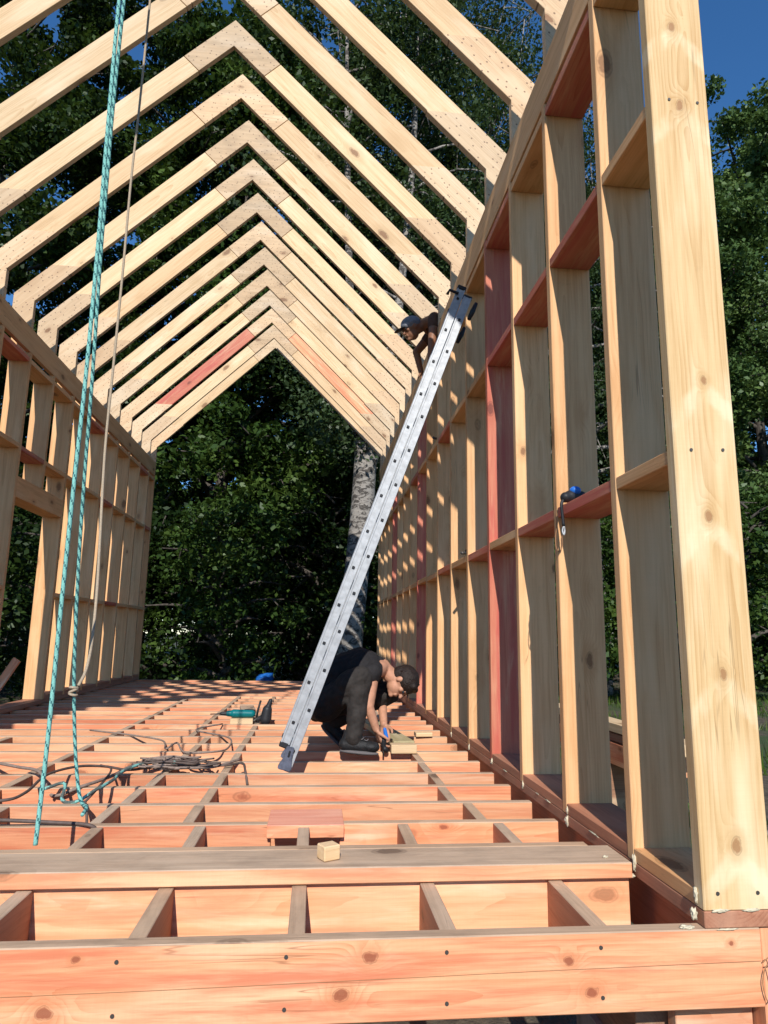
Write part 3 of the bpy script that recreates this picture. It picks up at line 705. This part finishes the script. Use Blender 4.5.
# coil of rope and cable on the joists
coil = []
for k in range(170):
    a = k*.30; rr = .090+.06*math.sin(k*.043)+.03*random.uniform(-1, 1)
    coil.append(V((-.80+rr*1.45*math.cos(a)+.03*math.sin(k*.05), 4.12+rr*.9*math.sin(a), .014+.028*abs(math.sin(k*.0095))+.012*random.random())))
o = tube('cable_coil', catmull(coil, 2), .0052, [M_CABLE2, M_CABLE], None, 7, (40, 17)); tag(o, 'tangled coil of dusty cable lying across the joists left of the ladder foot', 'cable coil')
tube_thing('cable', on_floor([(-1.7, 5.6), (-1.3, 5.3), (-1.05, 5.1), (-.95, 4.75), (-.9, 4.85, .03), (-.8, 4.6), (-.62, 4.55, .02), (-.55, 4.75), (-.6, 5.2), (-.9, 5.6), (-.75, 6.0)]), .006, [M_CABLE2],
           'thin grey cable wandering over the middle joists towards the drill', 'cable')
# string line along the rim joist
st = [V((-3.0, 1.8692, -.093)), V((-1.0, 1.8692, -.108)), V((-.3, 1.8692, -.101)), V((.6, 1.8692, -.087)), V((1.216, 1.8692, -.080))]
o = tube('string_line', st, .0008, [M_STR], None, 6); tag(o, 'thin brown builders string stretched along the front rim joist to a nail', 'string')
kn = catmull([V((1.216, 1.862, -.08)), V((1.235, 1.86, -.068)), V((1.238, 1.86, -.085)), V((1.222, 1.858, -.088)), V((1.21, 1.86, -.13)), V((1.222, 1.86, -.175)), V((1.24, 1.862, -.15)), V((1.232, 1.862, -.09))], 6)
tube('loose_end', kn, .0015, [M_STR], o, 6)

# ------------------------------------------------------------------ small things on the frame
def offcut(name, loc, size, rz, label, cat, mat, group=None):
    bm = bevelled_box(*size, .003); o = link(name, to_mesh(name, bm, mat)); o.location = loc; o.rotation_euler = (0, 0, rz); tag(o, label, cat, group); return o
offcut('wood_offcut', (.068, 2.33, .074), (.058, .052, .045), R(28), 'small pale wood offcut standing on the grey cross plank', 'wood offcut', W_PINE)
offcut('timber_block', (.61, 4.63, .030), (.17, .10, .055), R(0), 'short pale board lying crosswise at the crouching person hands', 'board', W_PINE)
b1 = offcut('timber_board', (.56, 5.45, .027), (1.3, .15, .045), R(97), 'long greenish pale board lying along the floor beyond the crouching person', 'board', wood('green_pine', (.40, .34, .19), (.3, .25, .13), vary=.05))
offcut('wood_offcut', (.86, 5.35, .02), (.13, .08, .03), R(4), 'small flat yellow offcut on the joists near the right wall', 'wood offcut', W_PINE)
offcut('wood_offcut', (-.60, 6.10, .024), (.19, .10, .045), R(3), 'pale block under the teal drill', 'wood offcut', W_PINE)
offcut('timber_board', (-.60, 6.75, .024), (1.05, .14, .03), R(98), 'greyish board lying lengthwise behind the teal drill', 'board', W_TOP)
offcut('timber_board', (-2.55, 5.05, .03), (1.0, .16, .045), R(96), 'dark short board lying by the left wall sill', 'board', W_TOP)

def drill(loc, rz, label, mat_body, name='cordless_drill'):
    D = empty(name, loc, rz); tag(D, label, 'drill')
    def part(n, pr, m, vox=.004): return blend_mesh(n, pr, vox, m, D, 2, 0)
    part('motor_housing', [('c', (-.10, 0, .035), (.05, 0, .038), .032, .036), ('c', (.05, 0, .038), (.10, 0, .038), .030, .024)], mat_body)
    part('chuck', [('c', (.11, 0, .038), (.155, 0, .038), .020, .014)], M_BLACK)
    part('grip', [('c', (-.06, -.03, .033), (-.085, -.13, .03), .022, .020)], mat_body)
    part('battery', [('c', (-.11, -.15, .03), (-.05, -.16, .03), .028, .028)], M_BLACK)
    o = tube('drill_bit', [V((.16, 0, .038)), V((.20, 0, .036)), V((.25, 0, .034))], .005, [M_STEEL], D)
    return D
d = drill((-.62, 6.12, .045), R(180), 'teal and black cordless drill lying on a pale block on the joists', M_TEAL)
d.rotation_euler = (0, 0, R(186))
def tool_clamp():
    D = empty('nail_gun', (-.40, 6.15, 0)); tag(D, 'black tool standing upright with open jaws right of the teal drill', 'tool')
    blend_mesh('tool_body', [('c', (.0, 0, .03), (.01, 0, .11), .05, .042), ('c', (.01, 0, .11), (.035, 0, .19), .03, .018), ('c', (-.01, 0, .06), (-.07, 0, .03), .025, .018)], .005, M_BLACK, D, 2)
    for a in (-1, 1):
        t = tube('prong', [V((-.06, 0, .05)), V((-.10, .01*a, .02)), V((-.10+.05*a, -.03, -.06 if a > 0 else .0))], .010, [M_STEEL], D)
    tube('upright_lever', [V((-.08, 0, .04)), V((-.07, 0, .11)), V((-.05, 0, .19))], .009, [M_BLACK], D)
tool_clamp()
def hand_tool():
    D = empty('screwdriver_tool', (.475, 4.60, 0)); tag(D, 'black cordless screwdriver held down against the floor by the crouching person', 'tool')
    blend_mesh('tool_body', [('c', (.0, 0, .05), (.0, 0, .085), .016, .02), ('c', (.01, 0, .03), (.02, .01, .02), .018, .018)], .005, M_BLACK, D, 2)
    tube('bit', [V((0, 0, .045)), V((0, 0, .02)), V((0, 0, -.01))], .006, [M_STEEL], D)
    blend_mesh('blue_grip', [('c', (.02, .03, .10), (.01, .03, .15), .016, .012)], .004, M_BLUE, D, 2)
hand_tool()
def hanging_driver():
    D = empty('tape_tool', (1.12, 2.80, 1.34)); tag(D, 'blue and black hand tool resting on a red noggin with its strap hanging down', 'hand tool')
    blend_mesh('tool_body', [('c', (-.02, 0, .035), (.035, .02, .04), .030, .028), ('c', (-.045, -.01, .03), (-.03, -.01, .035), .024, .02)], .004, M_BLACK, D, 2)
    blend_mesh('blue_case', [('e', (.0, -.01, .062), (.026, .022, .020), None)], .004, M_BLUE, D, 2)
    tube('strap', catmull([V((-.045, -.01, .03)), V((-.068, -.02, .0)), V((-.066, -.02, -.05)), V((-.062, -.02, -.10))], 5), .007, [M_BLACK], D)
    tube('ring', catmull([V((-.062, -.02, -.10)), V((-.068, -.02, -.12)), V((-.064, -.025, -.14)), V((-.058, -.02, -.12)), V((-.061, -.02, -.10))], 4), .004, [M_ALU], D)
hanging_driver()
o = tube_thing('wire_loop', [V((1.060, 2.862, 1.32)), V((1.056, 2.862, 1.25)), V((1.050, 2.862, 1.20)), V((1.052, 2.862, 1.155)), V((1.066, 2.862, 1.14)), V((1.078, 2.862, 1.16)), V((1.080, 2.862, 1.21))], .0022, [M_STR], 'small dark wire loop hanging on the stud below the blue tool', 'wire')
def small_dark(loc, label, s=1.):
    D = empty('hand_plane', loc); tag(D, label, 'hand tool')
    blend_mesh('tool_body', [('c', (-.01, -.03, .035), (.03, .05, .035), .032*s, .028*s), ('c', (.0, .0, .06), (.02, 0, .08), .02*s, .016*s)], .005, M_BLACK, D, 2)
    tube('handle', [V((-.02, -.05, .03)), V((-.06, -.10, .015)), V((-.09, -.14, .01))], .011, [M_STEEL], D)
small_dark((1.12, 4.85, 1.345), 'small black tool lying on the middle noggin right of the ladder')
small_dark((1.12, 6.05, 2.565), 'black tool with a handle lying on the upper noggin behind the ladder', .9)
blob_o = blob('tarp_bundle', (-.90, 12.9, -.06), .135, None, M_TARP, (1.1, 1, .75)); tag(blob_o, 'crumpled blue tarp bundle showing beyond the far edge of the floor', 'tarp')
# brace in the doorway and outside deck
o = prism('brace_board', [(-3.35, -.3), (-3.27, -.3), (-2.84, .46), (-2.90, .50)], 6.98, 7.02, W_ORA, None, (.5, 0, .86)); tag(o, 'orange board leaning diagonally in the left doorway', 'board')

# lumber pile outside the right wall
for i, (x0, x1, z0, z1, y0, y1) in enumerate([(2.45, 2.62, .02, .09, 4.9, 9.0), (2.48, 2.66, -.06, .0, 5.0, 9.3), (2.46, 2.64, -.24, -.07, 4.8, 9.1), (2.67, 2.85, -.06, .02, 4.8, 9.0), (2.68, 2.86, -.24, -.07, 5.0, 9.2)]):
    o = board('timber_beam', (x0, y0, z0), (x1, y1, z1), 'y', 'x', [W_PINE, W_ORA, W_ORA, W_PINE, W_ORA][i], None)
    tag(o, ['pale top beam of the lumber pile outside the right wall', 'orange beam second from top at the near side of the lumber pile', 'orange lowest beam at the near side of the lumber pile',
            'pale upper beam at the far side of the lumber pile', 'orange lower beam at the far side of the lumber pile'][i], 'beam', 'beams piled outside the right wall')
for y in (5.6, 8.3):
    o = board('trestle_block', (2.40, y, GZ-.05), (2.92, y+.14, -.245), 'x', 'z', W_DARK, None)
    tag(o, 'dark block under the nearer end of the lumber pile' if y < 6 else 'dark block under the farther end of the lumber pile', 'block')
# rubble by the right wall
o = None
for i in range(20):
    x = random.uniform(1.9, 6.5); y = random.uniform(3.5, 12); r = random.uniform(.04, .14)
    if 2.3 < x < 3.0 and y > 4.6: continue
    o = blob('stone', (x, y, GZ+r*.3), r, None, M_STONE, (1.2, 1, .6)); tag(o, 'grey rubble stone on the ground outside the right wall', 'stone', 'stones strewn outside the right wall')

# ------------------------------------------------------------------ vegetation
def leafmat(name, c1, c2, c3):
    m, t, p = newmat(name); b = NB(t)
    geo = b.n('ShaderNodeNewGeometry'); rpi = geo.outputs['Random Per Island']
    tc = b.n('ShaderNodeTexCoord').outputs['Object']; nn = b.noise(tc, .8, 2)
    col = b.mix(rpi, c1, c2); col = b.mix(b.ss(nn, .45, .7), col, c3)
    dif = b.n('ShaderNodeBsdfDiffuse'); tr = b.n('ShaderNodeBsdfTranslucent'); t.links.new(col, dif.inputs[0])
    t.links.new(b.mix(.5, col, (.10, .16, .02)), tr.inputs[0])
    mx = b.n('ShaderNodeMixShader'); mx.inputs[0].default_value = .22; t.links.new(dif.outputs[0], mx.inputs[1]); t.links.new(tr.outputs[0], mx.inputs[2])
    gl = b.n('ShaderNodeBsdfGlossy'); gl.inputs['Roughness'].default_value = .42; gl.inputs[0].default_value = (.8, .85, .8, 1)
    m2 = b.n('ShaderNodeMixShader'); m2.inputs[0].default_value = .018; t.links.new(mx.outputs[0], m2.inputs[1]); t.links.new(gl.outputs[0], m2.inputs[2])
    t.links.new(m2.outputs[0], t.nodes['Material Output'].inputs[0]); return m
L_SHADE = leafmat('leaf_shaded', (.008, .020, .005), (.016, .034, .008), (.040, .070, .014))  # dark green lowered further: the gloom of the wood is painted into the leaf colour
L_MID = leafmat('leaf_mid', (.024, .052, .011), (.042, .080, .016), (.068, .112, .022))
L_BIRCH = leafmat('leaf_birch', (.03, .055, .02), (.05, .08, .03), (.04, .06, .025))
L_GRASS = leafmat('grass_blade', (.05, .10, .015), (.08, .14, .02), (.10, .13, .03))
def bark(name, c1, c2, birch=False):
    m, t, p = newmat(name); b = NB(t); tc = b.n('ShaderNodeTexCoord').outputs['Object']
    if birch:
        n1 = b.noise(b.vm('MULTIPLY', tc, (3., 3., 5.)), 1.6, 5, .65, 1.2); n2 = b.noise(b.vm('MULTIPLY', tc, (5., 5., 40.)), 1, 3)
        c = b.mix(b.ss(n1, .46, .56), c1, c2); c = b.mix(b.m('MULTIPLY', b.ss(n2, .62, .68), .7), c, c2)
    else:
        n1 = b.noise(b.vm('MULTIPLY', tc, (16., 16., 3.)), 1, 5, .65); c = b.mix(b.ss(n1, .35, .65), c1, c2)
    t.links.new(c, p.inputs['Base Color']); p.inputs['Roughness'].default_value = .9
    bp = b.n('ShaderNodeBump'); bp.inputs['Distance'].default_value = .03; t.links.new(n1, bp.inputs['Height']); t.links.new(bp.outputs[0], p.inputs['Normal'])
    return m
B_DARK = bark('bark_dark', (.035, .028, .022), (.09, .075, .06))
B_BIRCH = bark('birch_bark', (.27, .245, .215), (.055, .047, .04), True)
def leaf_mesh(name, centres, per, spread, size, mat, droop=0., flat=1.):
    """clusters of small folded leaves: centres (n,4) = x,y,z,cluster radius"""
    n = len(centres)*per; c = np.repeat(centres, per, 0)
    off = rng.normal(size=(n, 3)); off /= np.linalg.norm(off, axis=1)[:, None]; off *= (rng.random(n)**.45)[:, None]
    off[:, 2] *= flat
    P = c[:, :3]+off*c[:, 3:4]*spread
    nrm = rng.normal(size=(n, 3))*.75+np.array([0, -.25, .75]); nrm /= np.linalg.norm(nrm, axis=1)[:, None]
    a = rng.normal(size=(n, 3)); a[:, 2] -= droop; a -= nrm*(a*nrm).sum(1)[:, None]; a /= np.linalg.norm(a, axis=1)[:, None]
    b = np.cross(nrm, a); s = size*(.6+.8*rng.random(n))[:, None]
    v = np.empty((n, 4, 3)); v[:, 0] = P-a*s*.55; v[:, 1] = P+b*s*.36+nrm*s*.12; v[:, 2] = P+a*s*.6; v[:, 3] = P-b*s*.36+nrm*s*.12
    me = bpy.data.meshes.new(name); me.vertices.add(n*4); me.vertices.foreach_set('co', v.reshape(-1))
    me.loops.add(n*4); me.loops.foreach_set('vertex_index', np.arange(n*4)); me.polygons.add(n)
    me.polygons.foreach_set('loop_start', np.arange(n)*4); me.polygons.foreach_set('loop_total', np.full(n, 4))
    me.update(calc_edges=True); me.materials.append(mat); return me
def limb_mesh(name, paths, mat, seg=7):
    vs, fs = [], []
    for pts, r0, r1 in paths:
        base = len(vs); n = len(pts); pn = None
        for i, p in enumerate(pts):
            t = (pts[min(i+1, n-1)]-pts[max(i-1, 0)]).normalized()
            if pn is None: pn = t.orthogonal().normalized()
            pn = (pn-t*pn.dot(t)).normalized(); bn = t.cross(pn); r = r0+(r1-r0)*i/(n-1)
            for k in range(seg): a = 2*math.pi*k/seg; vs.append(p+r*(math.cos(a)*pn+math.sin(a)*bn))
        for i in range(n-1):
            for k in range(seg): fs.append((base+i*seg+k, base+i*seg+(k+1) % seg, base+(i+1)*seg+(k+1) % seg, base+(i+1)*seg+k))
    return pymesh(name, vs, fs, mat, True)
def tree_meshes(name, h, cr, z0, nb, per, size, lm, bm_, droop=0., trunk=.22, spread=1., crad=.9, fill=.5):
    """tapered trunk, limbs each ending in leaf clusters; the crown starts at z0"""
    paths = []; cs = []
    bend = V((random.uniform(-.6, .6), random.uniform(-.6, .6), 0))
    tp = [V((0, 0, 0)).lerp(V((0, 0, h*.93))+bend, i/8)+V((random.uniform(-.1, .1), random.uniform(-.1, .1), 0))*(1 if 0 < i < 8 else 0) for i in range(9)]
    tp[0] = V((0, 0, -.5)); paths.append((tp, trunk, .03))
    for k in range(nb):
        t = (k+.5)/nb; z = z0+(h-z0)*t; prof = math.sin(math.pi*min(1, (t*.80+.16)))**.7
        L = cr*prof*random.uniform(.75, 1.15); a = k*2.39996+random.uniform(-.4, .4)
        o = V((0, 0, z))+bend*(z/h); e = o+V((math.cos(a)*L, math.sin(a)*L, L*random.uniform(.05, .45)-droop*L*.35))
        m_ = o.lerp(e, .5)+V((0, 0, L*.12))
        paths.append((catmull([o, m_, e], 4), max(.02, .06*(1-t)+.03), .012))
        nc = max(2, int(L/.62))
        for j in range(nc):
            f = .35+.65*(j+random.random())/nc; p = o.lerp(m_, f*2) if f < .5 else m_.lerp(e, f*2-1)
            q = p+V((random.gauss(0, .35), random.gauss(0, .35), random.gauss(0, .3)-droop*random.random()*1.2))
            cs.append((q.x, q.y, q.z, crad*random.uniform(.55, 1.15)))
            paths.append(([p, (p+q)/2, q], .018, .006))
    cs = np.array(cs)
    leaves = leaf_mesh(name+'_leaves', cs, per, spread, size, lm, droop, .75)
    return limb_mesh(name+'_limbs', paths, bm_), leaves
def put_tree(name, meshes, loc, rz, sc, label, cat, group):
    T = empty(name, loc, rz); T.scale = (sc, sc, sc); tag(T, label, cat, group)
    link('trunk', meshes[0], T); link('crown', meshes[1], T)
    return T
protoA = tree_meshes('maple', 20, 4.8, 1.6, 46, 360, .125, L_SHADE, B_DARK, crad=.74)
protoB = tree_meshes('linden', 18, 4.2, 1.2, 54, 340, .125, L_MID, B_DARK, crad=.78)
protoC = tree_meshes('birchtree', 21, 3.6, 4.5, 60, 230, .09, L_BIRCH, B_BIRCH, droop=1.1, trunk=.17, crad=.9)
protoS = tree_meshes('shrub', 4.2, 1.7, .25, 26, 190, .105, L_MID, B_DARK, trunk=.05, crad=.6)
POS = [   # x, y, kind, scale, label
    (-15.0, 18.0, 'A', .95, 'dark broadleaf tree seen past the left wall eaves, leftmost of the wood'),
    (-12.0, 23.0, 'B', .80, 'tree in the wood behind the nearest left rafters'),
    (-8.6, 17.0, 'A', 1.0, 'dark tree showing between the left rafters and the blue sky gap'),
    (-5.2, 20.5, 'A', 1.12, 'tall dark tree left of the ridge of the frame'),
    (-2.8, 18.8, 'B', 1.15, 'tree directly behind the far gable opening, left half'),
    (-.4, 21.0, 'A', 1.15, 'tall dark tree right behind the peak of the far gable'),
    (2.6, 18.6, 'C', 1.15, 'drooping birch in the wood behind the right rafters beside the birch trunk'),
    (5.2, 20.5, 'C', 1.2, 'drooping birch showing between the right rafters'),
    (8.4, 19.0, 'C', .93, 'drooping birch behind the right wall eaves'),
    (8.2, 25.5, 'A', 1.05, 'tall tree behind the drooping birches'),
    (-3.0, 27.0, 'A', .85, 'tree deep in the wood behind the far gable, left'),
    (2.0, 28.0, 'B', 1.3, 'tree deep in the wood behind the birch trunk'),
    (-20.0, 26.0, 'A', .85, 'far tree at the left end of the wood'),
    (13.0, 23.0, 'D', 1.10, 'sunlit tree seen through the gap right of the front stud, left one'),
    (18.0, 24.5, 'D', 1.40, 'sunlit green tree right of the front stud under the open sky'),
    (23.5, 26.0, 'D', 1.55, 'sunlit tree at the right edge of the photo'),
    (15.5, 31.0, 'A', 1.05, 'darker tree behind the sunlit trees on the right'),
    (21.5, 34.0, 'B', 1.2, 'farthest tree behind the sunlit ones on the right'),
    (11.5, 29.5, 'B', 1.0, 'tree behind the wall studs, between the birches and the sunlit trees'),
    (6.0, 33.0, 'A', 1.25, 'tree in the third row of the wood on the right')]
L_SUN = leafmat('leaf_sunlit', (.048, .090, .028), (.080, .135, .038), (.11, .165, .045))  # brighter leaf green, with sunlight painted into the colour of the right-hand trees
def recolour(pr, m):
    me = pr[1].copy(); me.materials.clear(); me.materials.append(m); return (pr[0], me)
protoD = recolour(protoB, L_SUN); protoT = recolour(protoS, L_SHADE)
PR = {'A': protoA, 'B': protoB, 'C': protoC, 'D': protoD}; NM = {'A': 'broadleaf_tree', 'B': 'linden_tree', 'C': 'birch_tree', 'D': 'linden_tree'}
for i, (x, y, k, s, lab) in enumerate(POS):
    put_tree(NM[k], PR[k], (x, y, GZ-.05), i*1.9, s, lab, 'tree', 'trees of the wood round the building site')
sh = [(-5.6, 15.0, 1.0), (-3.6, 16.3, 1.15), (-1.9, 15.2, .95), (-.3, 17.0, 1.2), (1.9, 15.6, .9), (2.6, 17.2, 1.2), (4.4, 15.4, 1.1), (-8.5, 14.2, 1.1), (-11.5, 15.5, 1.2), (6.4, 16.6, 1.2), (8.6, 15.2, 1.1), (11.5, 18.0, 1.3), (15, 19.0, 1.2), (18.5, 20.0, 1.2), (-6.0, 11.0, .9), (-7.2, 18.5, 1.3), (3.9, 12.5, .75)]
for i, (x, y, s) in enumerate(sh):
    lab = ['green shrub at the foot of the wood, left part of the far gable opening', 'tall shrub in the gloom left of the middle of the far gable opening', 'leafy shrub at the middle of the far gable opening', 'dark shrub behind the middle of the gable opening', 'low shrub left of the thick birch trunk foot',
           'shrub right behind the thick birch trunk', 'bright green shrub between the birch trunk and the right wall', 'shrub outside the left wall far end', 'shrub well left of the house', 'shrub behind the right wall', 'second shrub behind the right wall studs', 'shrub at the foot of the sunlit trees',
           'shrub below the sunlit tree by the front stud', 'shrub at the right edge of the photo', 'dark shrub outside the left doorway', 'tall shrub behind the left wall corner', 'small bright shrub outside the far right corner of the frame'][i]
    put_tree('shrub', protoS if x > 2.2 or i in (2,) else protoT, (x, y, GZ), i*2.3, s, lab, 'shrub', 'shrubs along the edge of the wood')  # shrubs in the gable opening mostly get the leaf copy with painted-in shade
for i in range(15):
    put_tree('shrub', protoT, (-26+4.1*i, 31+2*math.sin(i*1.7), GZ), i*1.3, 2.0+.3*math.sin(i*2.1), 'big shrub far back, closing the wood behind the tree trunks', 'shrub', 'shrubs closing the back of the wood')
# the thick forked birch trunk close behind the far gable
def big_birch():
    T = empty('birch_tree', (.68, 14.5, GZ)); tag(T, 'thick pale birch trunk close behind the far gable, forking above its right eaves', 'tree')
    p = [V((.0, 0, -.4)), V((.03, 0, .6)), V((.08, 0, 1.6)), V((.18, 0, 3.0)), V((.27, 0, 4.3)), V((.32, 0, 5.6))]
    main = (catmull(p, 6), .285, .25)
    f1 = (catmull([V((.30, 0, 5.2)), V((.12, .1, 6.4)), V((-.1, .2, 9)), V((-.3, .3, 14)), V((-.4, .3, 18))], 5), .17, .03)
    f2 = (catmull([V((.34, 0, 5.2)), V((.62, .0, 6.2)), V((.95, -.1, 8.5)), V((1.3, -.2, 13)), V((1.4, -.2, 17))], 5), .19, .03)
    paths = [main, f1, f2]; cs = []
    for k in range(46):
        b0 = (f1 if k % 2 else f2)[0]; o = b0[int(len(b0)*(.35+.6*random.random()))] if random.random() < .8 else b0[-1]
        a = random.uniform(0, 6.28); L = random.uniform(1, 3.0); e = o+V((math.cos(a)*L, math.sin(a)*L, random.uniform(-.8, .8)))
        paths.append((catmull([o, (o+e)/2+V((0, 0, .4)), e], 3), .04, .01))
        for j in range(4):
            q = o.lerp(e, random.uniform(.3, 1))+V((random.gauss(0, .3), random.gauss(0, .3), -random.random()*1.6)); cs.append((q.x, q.y, q.z, random.uniform(.4, .9)))
    link('trunk', limb_mesh('birch_trunk', paths, B_BIRCH, 14), T)
    link('crown', leaf_mesh('birch_crown', np.array(cs), 170, 1., .10, L_BIRCH, 1.1, 1.3), T)
big_birch()
# grass and low weeds right of the house
def grass():
    n = 26000; x = rng.uniform(1.6, 16, n); y = rng.uniform(2.5, 22, n)
    g = np.array([noise.noise(Vector((a*.5, b*.5, 3.))) for a, b in zip(x, y)]); k = (g > -.05) & ~((x < 3.1) & (x > 2.3) & (y > 4.5) & (y < 9.4)); x, y = x[k], y[k]; n = len(x)
    h = rng.uniform(.06, .28, n); a = rng.uniform(0, 6.28, n); wd = .012; lean = rng.normal(0, .08, (n, 2))
    v = np.empty((n, 3, 3)); v[:, 0] = np.c_[x-wd*np.cos(a), y-wd*np.sin(a), np.full(n, GZ-.08)]; v[:, 1] = np.c_[x+wd*np.cos(a), y+wd*np.sin(a), np.full(n, GZ-.08)]
    v[:, 2] = np.c_[x+lean[:, 0], y+lean[:, 1], GZ+h]
    me = bpy.data.meshes.new('grass'); me.vertices.add(n*3); me.vertices.foreach_set('co', v.reshape(-1)); me.loops.add(n*3); me.loops.foreach_set('vertex_index', np.arange(n*3))
    me.polygons.add(n); me.polygons.foreach_set('loop_start', np.arange(n)*3); me.polygons.foreach_set('loop_total', np.full(n, 3)); me.update(calc_edges=True); me.materials.append(L_GRASS)
    tag(link('grass', me), 'rough green grass on the ground outside the right wall', 'grass', kind='stuff')
grass()
print('objects', len(bpy.data.objects))
